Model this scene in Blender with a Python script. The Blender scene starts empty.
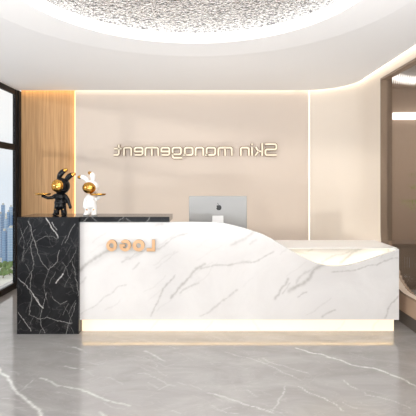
import bpy, bmesh, math, random
import numpy as np
from mathutils import Vector, Matrix

random.seed(7)
rng = np.random.default_rng(7)
sc = bpy.context.scene
col = sc.collection
PI = math.pi

# ------------------------------------------------------------------ camera, world, sun, lights, exposure
F, CX, CY, EYE = 437.0, 205.0, 182.0, 1.5      # focal length (px of a 416 frame), vanishing point, eye height (m)
cam_data = bpy.data.cameras.new('camera')
cam_data.sensor_width = 36.0
cam_data.lens = 36.0 * F / 416.0
cam_data.shift_x = (208 - CX) / 416.0
cam_data.shift_y = -(208 - CY) / 416.0
cam_data.clip_start = 0.05
cam_data.clip_end = 3000
cam = bpy.data.objects.new('camera', cam_data)
cam.location = (0, 0, EYE)
cam.rotation_euler = (PI / 2, 0, 0)
col.objects.link(cam)
sc.camera = cam

sc.view_settings.view_transform = 'Standard'
sc.view_settings.look = 'None'
sc.view_settings.gamma = 1.0
sc.view_settings.use_curve_mapping = False
sc.view_settings.exposure = 0.13

world = bpy.data.worlds.new('sky')
sc.world = world
world.use_nodes = True
wn, wl = world.node_tree.nodes, world.node_tree.links
bg = wn['Background']
tc = wn.new('ShaderNodeTexCoord')
sx = wn.new('ShaderNodeSeparateXYZ')
wr = wn.new('ShaderNodeValToRGB')
wr.color_ramp.elements[0].position = 0.0
wr.color_ramp.elements[0].color = (0.82, 0.89, 0.97, 1)
wr.color_ramp.elements[1].position = 0.12
wr.color_ramp.elements[1].color = (1.0, 1.0, 1.0, 1)
wl.new(tc.outputs['Generated'], sx.inputs[0])
wl.new(sx.outputs['Z'], wr.inputs[0])
wl.new(wr.outputs[0], bg.inputs['Color'])
bg.inputs['Strength'].default_value = 0.98

sun_d = bpy.data.lights.new('sun', 'SUN')
sun_d.energy = 0.9
sun_d.angle = math.radians(4)
sun_d.color = (1.0, 0.95, 0.88)
sun = bpy.data.objects.new('sun', sun_d)
sun.rotation_euler = Vector((0.70, 0.62, -0.12)).to_track_quat('-Z', 'Y').to_euler()
sun.location = (-6, -3, 5)
col.objects.link(sun)

def area(name, loc, target, size, power, color=(1, 0.97, 0.93), size_y=None):
    d = bpy.data.lights.new(name, 'AREA')
    d.energy = power
    d.color = color
    d.size = size
    if size_y:
        d.shape = 'RECTANGLE'
        d.size_y = size_y
    o = bpy.data.objects.new(name, d)
    o.location = loc
    o.rotation_euler = (Vector(target) - Vector(loc)).to_track_quat('-Z', 'Y').to_euler()
    col.objects.link(o)
    return o

area('recess_fill', (0.0, 2.55, 2.86), (0.45, 4.9, 0.6), 1.1, 14, (1, 0.98, 0.96), 0.5)  # added fill, out of view, to brighten desk top and front
area('front_ceiling_fill', (-0.2, -1.5, 0.25), (-0.2, -1.60, 1.25), 4.2, 900, (0.95, 0.97, 1.0), 1.6)  # added fill behind the camera to brighten the ceiling
area('rear_fill', (0.1, 5.30, 0.25), (0.1, 5.00, 1.25), 3.4, 17, (1, 0.97, 0.93), 0.5)  # added fill hidden behind the desk, evens out ceiling and back wall
area('side_room_fill', (3.2, 4.9, 2.86), (3.2, 5.0, 0), 0.8, 24, (1, 0.93, 0.84))  # added fill to brighten the side room

# ------------------------------------------------------------------ helpers
ROOT = {}          # root empties and the world location of their origin

def origin_of(o):
    while o.parent is not None:
        o = o.parent
    return Vector(o.location)

def obj(name, bm, mat, parent=None, smooth=False):
    """link a bmesh made in world coordinates as one mesh object"""
    me = bpy.data.meshes.new(name)
    if parent is not None:
        bmesh.ops.translate(bm, verts=bm.verts, vec=-origin_of(parent))
    bm.normal_update()
    bm.to_mesh(me)
    bm.free()
    o = bpy.data.objects.new(name, me)
    col.objects.link(o)
    if parent is not None:
        o.parent = parent
    mats = mat if isinstance(mat, (list, tuple)) else [mat]
    for m in mats:
        me.materials.append(m)
    if smooth:
        for p in me.polygons:
            p.use_smooth = True
    return o

def empty(name, loc):
    o = bpy.data.objects.new(name, None)
    o.location = loc
    o.empty_display_size = 0.1
    col.objects.link(o)
    return o

def tag(o, label, cat, group=None, kind=None):
    o['label'] = label
    o['category'] = cat
    if group:
        o['group'] = group
    if kind:
        o['kind'] = kind
    return o

def thing(name, label, cat, loc, group=None):
    return tag(empty(name, loc), label, cat, group)

def struct(o):
    o['kind'] = 'structure'
    return o

def add_box(bm, x0, x1, y0, y1, z0, z1, bevel=0.0):
    m = Matrix.Translation(((x0 + x1) / 2, (y0 + y1) / 2, (z0 + z1) / 2)) @ Matrix.Diagonal((abs(x1 - x0), abs(y1 - y0), abs(z1 - z0), 1))
    r = bmesh.ops.create_cube(bm, size=1.0, matrix=m)
    if bevel > 0:
        es = set()
        for v in r['verts']:
            es.update(v.link_edges)
        bmesh.ops.bevel(bm, geom=list(es), offset=bevel, segments=2, profile=0.5, affect='EDGES')
    return bm

def box(*a, **k):
    return add_box(bmesh.new(), *a, **k)

def add_ball(bm, c, rx, ry=None, rz=None, rot=None, seg=28, rings=16):
    ry = rx if ry is None else ry
    rz = rx if rz is None else rz
    m = Matrix.Translation(c)
    if rot is not None:
        m = m @ rot
    m = m @ Matrix.Diagonal((rx, ry, rz, 1))
    bmesh.ops.create_uvsphere(bm, u_segments=seg, v_segments=rings, radius=1.0, matrix=m)
    return bm

def add_tube(bm, pts, radii, seg=14, caps=True):
    """tapered tube along a list of points, with round ends"""
    pts = [Vector(p) for p in pts]
    if not isinstance(radii, (list, tuple)):
        radii = [radii] * len(pts)
    P, R = list(pts), list(radii)
    if caps:
        d0 = (pts[0] - pts[1]).normalized()
        d1 = (pts[-1] - pts[-2]).normalized()
        st = [(0.5, 0.866), (0.866, 0.5), (0.985, 0.17)]
        P = [pts[0] + d0 * radii[0] * a for a, b in reversed(st)] + pts + [pts[-1] + d1 * radii[-1] * a for a, b in st]
        R = [radii[0] * b for a, b in reversed(st)] + list(radii) + [radii[-1] * b for a, b in st]
    rings = []
    up = Vector((0, 0, 1))
    prev = None
    for i, p in enumerate(P):
        t = (P[min(i + 1, len(P) - 1)] - P[max(i - 1, 0)]).normalized()
        if prev is None:
            u = t.cross(up)
            if u.length < 0.05:
                u = t.cross(Vector((0, 1, 0)))
        else:
            u = prev - t * prev.dot(t)
        u.normalize()
        prev = u
        w = t.cross(u)
        rings.append([bm.verts.new(p + (u * math.cos(a) + w * math.sin(a)) * R[i]) for a in [2 * PI * k / seg for k in range(seg)]])
    for a, b in zip(rings[:-1], rings[1:]):
        for k in range(seg):
            bm.faces.new((a[k], a[(k + 1) % seg], b[(k + 1) % seg], b[k]))
    bm.faces.new(rings[0][::-1])
    bm.faces.new(rings[-1])
    bmesh.ops.recalc_face_normals(bm, faces=bm.faces)
    return bm

def smooth_path(pts, n=8):
    pts = [Vector(p) for p in pts]
    out = []
    for i in range(len(pts) - 1):
        p0, p1, p2, p3 = pts[max(i - 1, 0)], pts[i], pts[i + 1], pts[min(i + 2, len(pts) - 1)]
        for k in range(n):
            t = k / n
            out.append(0.5 * ((2 * p1) + (-p0 + p2) * t + (2 * p0 - 5 * p1 + 4 * p2 - p3) * t * t + (-p0 + 3 * p1 - 3 * p2 + p3) * t ** 3))
    out.append(pts[-1])
    return out

def prism(bm, poly, lift, d):
    """extrude a flat polygon: lift(u, v, w) gives a point, w runs from 0 to d"""
    a = [bm.verts.new(lift(u, v, 0.0)) for u, v in poly]
    b = [bm.verts.new(lift(u, v, d)) for u, v in poly]
    n = len(poly)
    bm.faces.new(a)
    bm.faces.new(b[::-1])
    for k in range(n):
        bm.faces.new((a[k], b[k], b[(k + 1) % n], a[(k + 1) % n]))
    bmesh.ops.recalc_face_normals(bm, faces=bm.faces)
    return bm

def ring_prism(bm, outer, inner, lift, d):
    n = len(outer)
    oa = [bm.verts.new(lift(u, v, 0)) for u, v in outer]
    ob = [bm.verts.new(lift(u, v, d)) for u, v in outer]
    ia = [bm.verts.new(lift(u, v, 0)) for u, v in inner]
    ib = [bm.verts.new(lift(u, v, d)) for u, v in inner]
    for k in range(n):
        j = (k + 1) % n
        bm.faces.new((oa[k], oa[j], ia[j], ia[k]))
        bm.faces.new((ob[k], ib[k], ib[j], ob[j]))
        bm.faces.new((oa[k], ob[k], ob[j], oa[j]))
        bm.faces.new((ia[k], ia[j], ib[j], ib[k]))
    bmesh.ops.recalc_face_normals(bm, faces=bm.faces)
    return bm

def remesh(o, voxel, smooth_iter=4):
    m = o.modifiers.new('remesh', 'REMESH')
    m.mode = 'VOXEL'
    m.voxel_size = voxel
    m.use_smooth_shade = True
    s = o.modifiers.new('smooth', 'SMOOTH')
    s.iterations = smooth_iter
    s.factor = 0.5

# ------------------------------------------------------------------ materials
def nodes(name):
    m = bpy.data.materials.new(name)
    m.use_nodes = True
    return m, m.node_tree.nodes, m.node_tree.links, m.node_tree.nodes['Principled BSDF']

def plain(name, color, rough=0.5, metal=0.0, spec=0.5, noise=0.0, scale=8.0, bump=0.0, coat=0.0):
    m, n, l, b = nodes(name)
    b.inputs['Base Color'].default_value = (*color, 1)
    b.inputs['Roughness'].default_value = rough
    b.inputs['Metallic'].default_value = metal
    b.inputs['Specular IOR Level'].default_value = spec
    b.inputs['Coat Weight'].default_value = coat
    if noise or bump:
        t = n.new('ShaderNodeTexCoord')
        x = n.new('ShaderNodeTexNoise')
        x.inputs['Scale'].default_value = scale
        x.inputs['Detail'].default_value = 5
        l.new(t.outputs['Object'], x.inputs['Vector'])
        if noise:
            r = n.new('ShaderNodeValToRGB')
            r.color_ramp.elements[0].position = 0.3
            r.color_ramp.elements[1].position = 0.7
            r.color_ramp.elements[0].color = (*[c * (1 - noise) for c in color], 1)
            r.color_ramp.elements[1].color = (*[min(1, c * (1 + noise)) for c in color], 1)
            l.new(x.outputs['Fac'], r.inputs[0])
            l.new(r.outputs[0], b.inputs['Base Color'])
        if bump:
            bp = n.new('ShaderNodeBump')
            bp.inputs['Strength'].default_value = bump
            bp.inputs['Distance'].default_value = 0.01
            l.new(x.outputs['Fac'], bp.inputs['Height'])
            l.new(bp.outputs[0], b.inputs['Normal'])
    return m

def glow(name, color, strength):
    m, n, l, b = nodes(name)
    b.inputs['Base Color'].default_value = (*color, 1)
    b.inputs['Emission Color'].default_value = (*color, 1)
    b.inputs['Emission Strength'].default_value = strength
    return m

def marble(name, base_lo, base_hi, vein, rough, spec, cloud=2.2, stretch=(1, 1, 1), fine=0.0, fine_col=None):
    m, n, l, b = nodes(name)
    t = n.new('ShaderNodeTexCoord')
    mp = n.new('ShaderNodeMapping')
    mp.inputs['Scale'].default_value = stretch
    mp.inputs['Rotation'].default_value = (0, 0, 0.5)
    x = n.new('ShaderNodeTexNoise')
    x.inputs['Scale'].default_value = cloud
    x.inputs['Detail'].default_value = 9
    x.inputs['Roughness'].default_value = 0.62
    x.inputs['Distortion'].default_value = 0.8
    r = n.new('ShaderNodeValToRGB')
    r.color_ramp.elements[0].position = 0.32
    r.color_ramp.elements[1].position = 0.68
    r.color_ramp.elements[0].color = (*base_lo, 1)
    r.color_ramp.elements[1].color = (*base_hi, 1)
    l.new(t.outputs['Object'], mp.inputs[0])
    l.new(mp.outputs[0], x.inputs['Vector'])
    l.new(x.outputs['Fac'], r.inputs[0])
    last = r.outputs[0]
    if fine:
        y = n.new('ShaderNodeTexNoise')
        y.inputs['Scale'].default_value = cloud * 1.4
        y.inputs['Detail'].default_value = 7
        y.inputs['Distortion'].default_value = 1.6
        l.new(mp.outputs[0], y.inputs['Vector'])
        q = n.new('ShaderNodeValToRGB')
        e = q.color_ramp.elements
        e[0].position = 0.485
        e[0].color = (0, 0, 0, 1)
        e[1].position = 0.5
        e[1].color = (fine, fine, fine, 1)
        k = e.new(0.515)
        k.color = (0, 0, 0, 1)
        l.new(y.outputs['Fac'], q.inputs[0])
        mx = n.new('ShaderNodeMix')
        mx.data_type = 'RGBA'
        l.new(q.outputs[0], mx.inputs['Factor'])
        l.new(last, mx.inputs[6])
        mx.inputs[7].default_value = (*(fine_col or vein), 1)
        last = mx.outputs[2]
    at = n.new('ShaderNodeAttribute')
    at.attribute_name = 'vein'
    mv = n.new('ShaderNodeMix')
    mv.data_type = 'RGBA'
    l.new(at.outputs['Fac'], mv.inputs['Factor'])
    l.new(last, mv.inputs[6])
    mv.inputs[7].default_value = (*vein, 1)
    l.new(mv.outputs[2], b.inputs['Base Color'])
    b.inputs['Roughness'].default_value = rough
    b.inputs['Specular IOR Level'].default_value = spec
    return m

def wood(name, lo, hi, scale=9.0):
    m, n, l, b = nodes(name)
    t = n.new('ShaderNodeTexCoord')
    mp = n.new('ShaderNodeMapping')
    mp.inputs['Scale'].default_value = (scale * 5, scale * 5, scale * 0.12)
    x = n.new('ShaderNodeTexNoise')
    x.inputs['Scale'].default_value = 1.6
    x.inputs['Detail'].default_value = 6
    x.inputs['Distortion'].default_value = 0.4
    r = n.new('ShaderNodeValToRGB')
    r.color_ramp.elements[0].position = 0.3
    r.color_ramp.elements[1].position = 0.72
    r.color_ramp.elements[0].color = (*lo, 1)
    r.color_ramp.elements[1].color = (*hi, 1)
    l.new(t.outputs['Object'], mp.inputs[0])
    l.new(mp.outputs[0], x.inputs['Vector'])
    l.new(x.outputs['Fac'], r.inputs[0])
    l.new(r.outputs[0], b.inputs['Base Color'])
    b.inputs['Roughness'].default_value = 0.5
    b.inputs['Specular IOR Level'].default_value = 0.3
    return m

M = {}
M['ceiling'] = plain('ceiling_paint', (0.82, 0.805, 0.79), 0.75, spec=0.2)
M['wall'] = plain('beige_wall_paint', (0.67, 0.58, 0.505), 0.6, spec=0.25)
M['wall_cream'] = plain('cream_wall_paint', (0.76, 0.675, 0.585), 0.6, spec=0.25)
M['tan'] = plain('tan_lacquer', (0.43, 0.30, 0.215), 0.45, spec=0.35)
M['bronze_trim'] = plain('brown_metal_trim', (0.25, 0.175, 0.12), 0.4)
M['rim'] = plain('sill_light_edge', (0.80, 0.68, 0.57), 0.45)  # trim lightened to cream where light falls on the sill
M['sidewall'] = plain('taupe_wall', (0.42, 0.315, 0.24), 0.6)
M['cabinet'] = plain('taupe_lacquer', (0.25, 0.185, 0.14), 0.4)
M['toe'] = plain('dark_plinth_paint', (0.10, 0.085, 0.075), 0.5)
M['frame'] = plain('black_window_frame', (0.012, 0.0115, 0.013), 0.5, spec=0.2)
M['wood'] = wood('oak_veneer', (0.46, 0.255, 0.115), (0.66, 0.41, 0.21))
M['floor'] = marble('grey_marble_floor', (0.30, 0.287, 0.280), (0.395, 0.380, 0.371), (0.80, 0.79, 0.78), 0.10, 0.85, 2.4, (0.8, 1.6, 1), 0.22, (0.50, 0.48, 0.46))
M['white_marble'] = marble('white_marble', (0.70, 0.685, 0.68), (0.78, 0.77, 0.765), (0.31, 0.295, 0.275), 0.16, 0.3, 1.3, (1, 1, 1.4))
M['black_marble'] = marble('black_marble', (0.006, 0.006, 0.007), (0.022, 0.022, 0.024), (0.80, 0.78, 0.75), 0.14, 0.22, 3.0, (1, 1, 1), 0.10, (0.35, 0.34, 0.33))
M['white_solid'] = plain('white_solid_surface', (0.90, 0.89, 0.88), 0.3)
M['gold'] = plain('polished_gold', (0.66, 0.34, 0.075), 0.14, metal=1.0, bump=0.1, scale=20)
M['letter_face'] = plain('cream_letter_face', (0.92, 0.82, 0.65), 0.35, spec=0.5)
M['letter_side_shadow'] = plain('bronze_side_shadow', (0.24, 0.15, 0.085), 0.4, metal=0.3)  # dark side colour, also used for the painted shadow rim
M['logo_face'] = plain('peach_gold_face', (0.76, 0.47, 0.26), 0.35, metal=0.1)
M['logo_side'] = plain('dark_gold_side', (0.28, 0.15, 0.065), 0.35, metal=0.4)
M['black_gloss'] = plain('black_lacquer', (0.006, 0.006, 0.007), 0.22, spec=0.22)
M['white_gloss'] = plain('white_lacquer', (0.86, 0.85, 0.84), 0.22, coat=0.4)
M['silver'] = plain('silver_aluminium', (0.36, 0.36, 0.355), 0.42, metal=0.3)
M['stand'] = plain('light_aluminium', (0.62, 0.615, 0.61), 0.4, metal=0.15)
M['black_mark'] = plain('black_mark', (0.008, 0.008, 0.008), 0.3)
M['screen'] = plain('dark_glass_screen', (0.01, 0.01, 0.012), 0.1)
M['cove'] = glow('cove_light_diffuser', (1.0, 0.91, 0.76), 2.6)
M['wall_led'] = glow('warm_wall_strip', (1.0, 0.93, 0.80), 1.1)
M['wood_led'] = glow('amber_wall_strip', (1.0, 0.66, 0.25), 4.0)
M['wood_cove'] = glow('amber_cove_strip', (1.0, 0.76, 0.38), 2.6)
M['ring_led'] = glow('ring_diffuser', (1.0, 0.98, 0.96), 1.15)
M['plinth_led'] = glow('plinth_strip', (1.0, 0.70, 0.32), 6.0)
M['plinth'] = marble('glowing_marble', (0.50, 0.485, 0.46), (0.55, 0.535, 0.51), (0.25, 0.235, 0.2), 0.25, 0.5, 1.3, (1, 1, 1.4))
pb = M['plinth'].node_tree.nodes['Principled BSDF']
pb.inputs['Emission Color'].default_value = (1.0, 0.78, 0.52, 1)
pb.inputs['Emission Strength'].default_value = 0.8  # even warm emission over the whole plinth
M['scoop_led'] = glow('scoop_strip', (1.0, 0.90, 0.68), 7.0)
M['band'] = glow('wall_lamp_diffuser', (1.0, 0.98, 0.95), 1.6)
M['leaf'] = plain('leaf_green', (0.26, 0.36, 0.055), 0.5, noise=0.3)
M['stem'] = plain('stem_brown', (0.16, 0.11, 0.05), 0.7)
M['pot'] = plain('stone_pot', (0.45, 0.41, 0.37), 0.7, noise=0.1)
M['soil'] = plain('soil', (0.05, 0.035, 0.02), 0.9)

def glass_clear():
    m = bpy.data.materials.new('clear_window_glass')
    m.use_nodes = True
    n, l = m.node_tree.nodes, m.node_tree.links
    n.remove(n['Principled BSDF'])
    tr = n.new('ShaderNodeBsdfTransparent')
    tr.inputs[0].default_value = (0.97, 0.98, 0.98, 1)
    gl = n.new('ShaderNodeBsdfGlossy')
    gl.inputs['Roughness'].default_value = 0.02
    mx = n.new('ShaderNodeMixShader')
    mx.inputs[0].default_value = 0.05
    l.new(tr.outputs[0], mx.inputs[1])
    l.new(gl.outputs[0], mx.inputs[2])
    l.new(mx.outputs[0], n['Material Output'].inputs['Surface'])
    return m
M['glass'] = glass_clear()

def glass_fluted():
    m, n, l, b = nodes('fluted_glass')
    b.inputs['Base Color'].default_value = (0.97, 0.96, 0.94, 1)
    b.inputs['Roughness'].default_value = 0.0
    b.inputs['IOR'].default_value = 1.10
    b.inputs['Transmission Weight'].default_value = 1.0
    return m
M['fluted'] = glass_fluted()

def ripple():
    m, n, l, b = nodes('rippled_steel')
    b.inputs['Base Color'].default_value = (0.40, 0.39, 0.385, 1)
    b.inputs['Metallic'].default_value = 1.0
    b.inputs['Roughness'].default_value = 0.10
    t = n.new('ShaderNodeTexCoord')
    x = n.new('ShaderNodeTexNoise')
    fx1 = n.new('ShaderNodeTexNoise')
    fx1.inputs['Scale'].default_value = 42
    fx1.inputs['Detail'].default_value = 2
    fx1.inputs['Distortion'].default_value = 1.2
    fr = n.new('ShaderNodeValToRGB')
    fr.color_ramp.elements[0].position = 0.42
    fr.color_ramp.elements[0].color = (0.07, 0.068, 0.066, 1)  # dark flecks stand for reflections, painted into the steel colour
    fr.color_ramp.elements[1].position = 0.52
    fr.color_ramp.elements[1].color = (0.62, 0.61, 0.60, 1)
    l.new(t.outputs['Object'], fx1.inputs['Vector'])
    l.new(fx1.outputs['Fac'], fr.inputs[0])
    l.new(fr.outputs[0], b.inputs['Base Color'])
    x.inputs['Scale'].default_value = 34
    x.inputs['Detail'].default_value = 2
    x.inputs['Distortion'].default_value = 0.6
    bp = n.new('ShaderNodeBump')
    bp.inputs['Strength'].default_value = 1.0
    bp.inputs['Distance'].default_value = 0.02
    l.new(t.outputs['Object'], x.inputs['Vector'])
    l.new(x.outputs['Fac'], bp.inputs['Height'])
    l.new(bp.outputs[0], b.inputs['Normal'])
    return m
M['ripple'] = ripple()

# ------------------------------------------------------------------ veins: a 'vein' value per vertex, from polylines
def jitter(line, n=4, amp=0.06):
    pts = [np.array(p, float) for p in line]
    for _ in range(n):
        out = [pts[0]]
        for a, b in zip(pts[:-1], pts[1:]):
            d = b - a
            nrm = np.array((-d[1], d[0]))
            out.append((a + b) / 2 + nrm * rng.normal(0, amp))
            out.append(b)
        pts = out
    return pts

def vein_values(U, V, veins):
    val = np.zeros_like(U)
    for line, width, strength in veins:
        pts = jitter(line)
        n = len(pts) - 1
        for i, (a, b) in enumerate(zip(pts[:-1], pts[1:])):
            w = width * (0.55 + 0.9 * rng.random())
            s = strength * (0.5 + 0.5 * rng.random())
            lo, hi = np.minimum(a, b) - 4 * w, np.maximum(a, b) + 4 * w
            k = np.where((U >= lo[0]) & (U <= hi[0]) & (V >= lo[1]) & (V <= hi[1]))
            if k[0].size == 0:
                continue
            p = np.stack((U[k], V[k]), -1)
            d = b - a
            t = np.clip(((p - a) @ d) / max(d @ d, 1e-12), 0, 1)
            q = np.linalg.norm(p - (a + t[:, None] * d), axis=1)
            val[k] = np.maximum(val[k], s * np.exp(-(q / w) ** 2))
    return np.clip(val, 0, 1)

def set_veins(o, vals):
    at = o.data.attributes.new('vein', 'FLOAT', 'POINT')
    full = np.zeros(len(o.data.vertices), dtype=np.float32)
    full[:len(vals)] = vals
    at.data.foreach_set('value', full)

def px_line(pts, depth=None, floor=False):
    """measured points -> (x, z) on an upright plane at a depth, or (x, y) on the floor"""
    out = []
    for px, py in pts:
        if floor:
            y = EYE * F / (py - CY)
            out.append(((px - CX) * y / F, y))
        else:
            out.append(((px - CX) * depth / F, EYE - (py - CY) * depth / F))
    return out

# ------------------------------------------------------------------ room
CEIL = 2.80
BACK, LEFT, RIGHT = 6.25, -2.67, 2.05
CR = 0.70                                  # radius of the rounded back right corner
NEAR = -1.6

# floor
xs = np.unique(np.concatenate((np.linspace(-2.95, -2.25, 6), np.arange(-2.25, 2.35, 0.011), np.linspace(2.35, 4.6, 8))))
ys = np.unique(np.concatenate((np.linspace(NEAR, 2.7, 8), np.arange(2.7, 4.7, 0.011), np.linspace(4.7, 6.75, 8))))
U, V = np.meshgrid(xs, ys)
fv = []
def fl(pts, w, s):
    fv.append((px_line(pts, floor=True), w * 0.75, s))
fl([(-6, 366), (0, 373), (11, 382), (18, 394), (26, 400), (41, 414), (46, 420)], 0.011, 1.0)
fl([(18, 394), (24, 388), (33, 380)], 0.006, 0.35)
fl([(40, 378), (58, 386), (79, 389), (98, 397), (130, 406)], 0.008, 0.85)
fl([(65, 366), (83, 369)], 0.008, 0.7)
fl([(72, 347), (81, 350)], 0.009, 0.8)
fl([(145, 351), (165, 361)], 0.010, 0.45)
fl([(150, 376), (175, 386)], 0.006, 0.3)
fl([(100, 412), (112, 419)], 0.008, 0.6)
fl([(296, 348), (333, 358), (373, 368), (416, 386), (430, 392)], 0.010, 0.9)
fl([(343, 380), (350, 386), (357, 389)], 0.006, 0.5)
fl([(208, 393), (240, 402), (273, 413)], 0.007, 0.5)
fl([(285, 386), (281, 397), (273, 411)], 0.006, 0.4)
fl([(298, 386), (320, 397), (343, 411)], 0.006, 0.55)
fl([(263, 358), (285, 366), (308, 373)], 0.008, 0.3)
fl([(225, 352), (260, 362), (282, 372), (300, 380)], 0.006, 0.3)
fl([(365, 395), (390, 400), (410, 408)], 0.006, 0.3)
for _ in range(46):
    px, py = rng.uniform(0, 416), rng.uniform(345, 416)
    ln = rng.uniform(8, 26)
    fl([(px, py), (px + ln * 0.5, py + ln * rng.uniform(-0.05, 0.4)), (px + ln, py + ln * rng.uniform(0.05, 0.5))], 0.005, rng.uniform(0.08, 0.3))
vals = vein_values(U, V, fv)
me = bpy.data.meshes.new('floor')
ny, nx = U.shape
verts = np.stack((U.ravel(), V.ravel(), np.zeros(U.size)), -1)
ii = np.arange(nx * ny).reshape(ny, nx)
faces = np.stack((ii[:-1, :-1].ravel(), ii[:-1, 1:].ravel(), ii[1:, 1:].ravel(), ii[1:, :-1].ravel()), -1)
me.from_pydata(verts.tolist(), [], faces.tolist())
me.materials.append(M['floor'])
floor = struct(bpy.data.objects.new('floor', me))
col.objects.link(floor)
set_veins(floor, vals.ravel())

# ceiling: slab with a round stepped recess
CCX, CCY = -0.10, 2.92
R1, R2 = 1.60, 1.27
GAP = 0.05
def ceiling_edge(gap):
    """outer outline of the ceiling, counter-clockwise"""
    pts = [(-2.80, NEAR), (RIGHT - gap, NEAR)]
    for k in range(25):
        a = k / 24 * PI / 2
        pts.append((RIGHT - CR + (CR - gap) * math.cos(a), BACK - CR + (CR - gap) * math.sin(a)))
    pts += [(-2.642, BACK - gap), (-2.642, BACK), (-2.80, BACK)]
    return pts
def ray_out(outline, ang):
    d = Vector((math.cos(ang), math.sin(ang)))
    best = None
    n = len(outline)
    for i in range(n):
        a = Vector(outline[i]) - Vector((CCX, CCY))
        b = Vector(outline[(i + 1) % n]) - Vector((CCX, CCY))
        e = b - a
        den = d.x * e.y - d.y * e.x
        if abs(den) < 1e-9:
            continue
        t = (a.x * e.y - a.y * e.x) / den
        s = (a.x * d.y - a.y * d.x) / den
        if t > 0 and -1e-6 <= s <= 1 + 1e-6 and (best is None or t < best):
            best = t
    return d * best + Vector((CCX, CCY))
outline = ceiling_edge(GAP)
angs = [2 * PI * k / 256 for k in range(256)]
angs += [math.atan2(p[1] - CCY, p[0] - CCX) % (2 * PI) for p in outline]
angs = sorted(set(round(a, 6) for a in angs))
bm = bmesh.new()
rows = []
for a in angs:
    o_ = ray_out(outline, a)
    c_, s_ = math.cos(a), math.sin(a)
    prof = [(o_.x, o_.y, 2.98), (o_.x, o_.y, CEIL), (CCX + R1 * c_, CCY + R1 * s_, CEIL),
            
            (CCX + R2 * c_, CCY + R2 * s_, CEIL + 0.03), (CCX + (R2 + 0.02) * c_, CCY + (R2 + 0.02) * s_, CEIL + 0.15)]
    rows.append([bm.verts.new(p) for p in prof])
for i in range(len(rows)):
    a, b = rows[i], rows[(i + 1) % len(rows)]
    for k in range(len(a) - 1):
        bm.faces.new((a[k], a[k + 1], b[k + 1], b[k]))
bmesh.ops.recalc_face_normals(bm, faces=bm.faces)
struct(obj('ceiling', bm, M['ceiling']))

# recessed round ceiling light: rippled steel disc inside a glowing ring
rc = thing('ceiling_light', 'large round recessed ceiling light with rippled silver steel disc and bright white ring', 'ceiling light', (CCX, CCY, CEIL + 0.13))
bm = bmesh.new()
bmesh.ops.create_circle(bm, cap_ends=True, segments=160, radius=R2 - 0.012, matrix=Matrix.Translation((CCX, CCY, CEIL + 0.125)))
bm2 = bm
ext = bmesh.ops.extrude_face_region(bm2, geom=list(bm2.faces))
bmesh.ops.translate(bm2, verts=[g for g in ext['geom'] if isinstance(g, bmesh.types.BMVert)], vec=(0, 0, 0.02))
bmesh.ops.recalc_face_normals(bm2, faces=bm2.faces)
obj('rippled_disc', bm2, M['ripple'], rc)
bm = bmesh.new()
pr = [(R2 - 0.010, 0.036), (R2 - 0.002, 0.036), (R2 - 0.002, 0.123), (R2 - 0.014, 0.123)]
rr = []
for k in range(192):
    a = 2 * PI * k / 192
    rr.append([bm.verts.new((CCX + r * math.cos(a), CCY + r * math.sin(a), CEIL + z)) for r, z in pr])
for i in range(192):
    a, b = rr[i], rr[(i + 1) % 192]
    for k in range(4):
        bm.faces.new((a[k], a[(k + 1) % 4], b[(k + 1) % 4], b[k]))
bmesh.ops.recalc_face_normals(bm, faces=bm.faces)
obj('light_ring', bm, M['ring_led'], rc, True)

# back wall with its panel, the oak panel on the left and the rounded right corner
PX0, PX1 = -1.857, 1.483
struct(obj('wall_back', box(PX0, PX1, BACK, BACK + 0.10, 0, 2.97), M['wall']))
struct(obj('wall_back_oak', box(-2.642, PX0 - 0.0065, BACK + 0.035, BACK + 0.10, 0, 2.97), M['wood']))
# rounded corner and right wall
YJ = 5.06        # far jamb of the glazed opening
SILL, HEAD, FR = 0.36, 2.68, 0.62
path = [(1.500, BACK + 0.0)]
for k in range(29):
    a = PI / 2 - k / 28 * PI / 2
    x, y = RIGHT - CR + CR * math.cos(a), BACK - CR + CR * math.sin(a)
    if x > 1.53:
        path.append((x, y))
path[0] = (1.500, BACK - CR + math.sqrt(CR ** 2 - (1.500 - RIGHT + CR) ** 2))
path.append((RIGHT, YJ + 0.035))
bm = bmesh.new()
inn = [(p[0], p[1]) for p in path]
out = []
for x, y in path:
    v = Vector((x - (RIGHT - CR), y - (BACK - CR)))
    if y < BACK - CR:
        out.append((x + 0.12, y))
    else:
        v.normalize()
        out.append((x + v.x * 0.12, y + v.y * 0.12))
prism(bm, inn + out[::-1], lambda u, v, w: Vector((u, v, w)), 2.97)
struct(obj('wall_right', bm, M['wall_cream']))
struct(obj('wall_right_header', box(RIGHT, RIGHT + 0.12, NEAR, YJ + 0.035, HEAD + 0.03, 2.97), M['wall_cream']))
YN = 2.10
struct(obj('wall_right_near', box(RIGHT, RIGHT + 0.12, NEAR, YN - 0.035, 0, HEAD + 0.03), M['wall_cream']))
# opening outline (y, z) with rounded lower corners
def opening(off, n=20):
    y0, y1, z0, z1, r = YN - off, YJ + off, SILL - off, HEAD + off, FR + off
    p = [(y1, z1), (y0, z1)]
    for k in range(n + 1):
        a = PI + k / n * PI / 2
        p.append((y0 + r + r * math.cos(a), z0 + r + r * math.sin(a)))
    for k in range(n + 1):
        a = 1.5 * PI + k / n * PI / 2
        p.append((y1 - r + r * math.cos(a), z0 + r + r * math.sin(a)))
    return p
bm = bmesh.new()
ring_prism(bm, opening(0.022), opening(0.0), lambda u, v, w: Vector((RIGHT - 0.012 + w, u, v)), 0.082)
bm.normal_update()
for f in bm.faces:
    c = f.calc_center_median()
    if f.normal.z > 0.5 and c.z < 1.5:  # upward faces take the painted sill light
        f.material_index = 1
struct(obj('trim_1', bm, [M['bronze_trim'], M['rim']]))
struct(obj('trim_2', box(RIGHT + 0.0705, RIGHT + 0.125, YJ + 0.003, YJ + 0.0345, 0.5, HEAD + 0.028), M['bronze_trim']))
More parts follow.
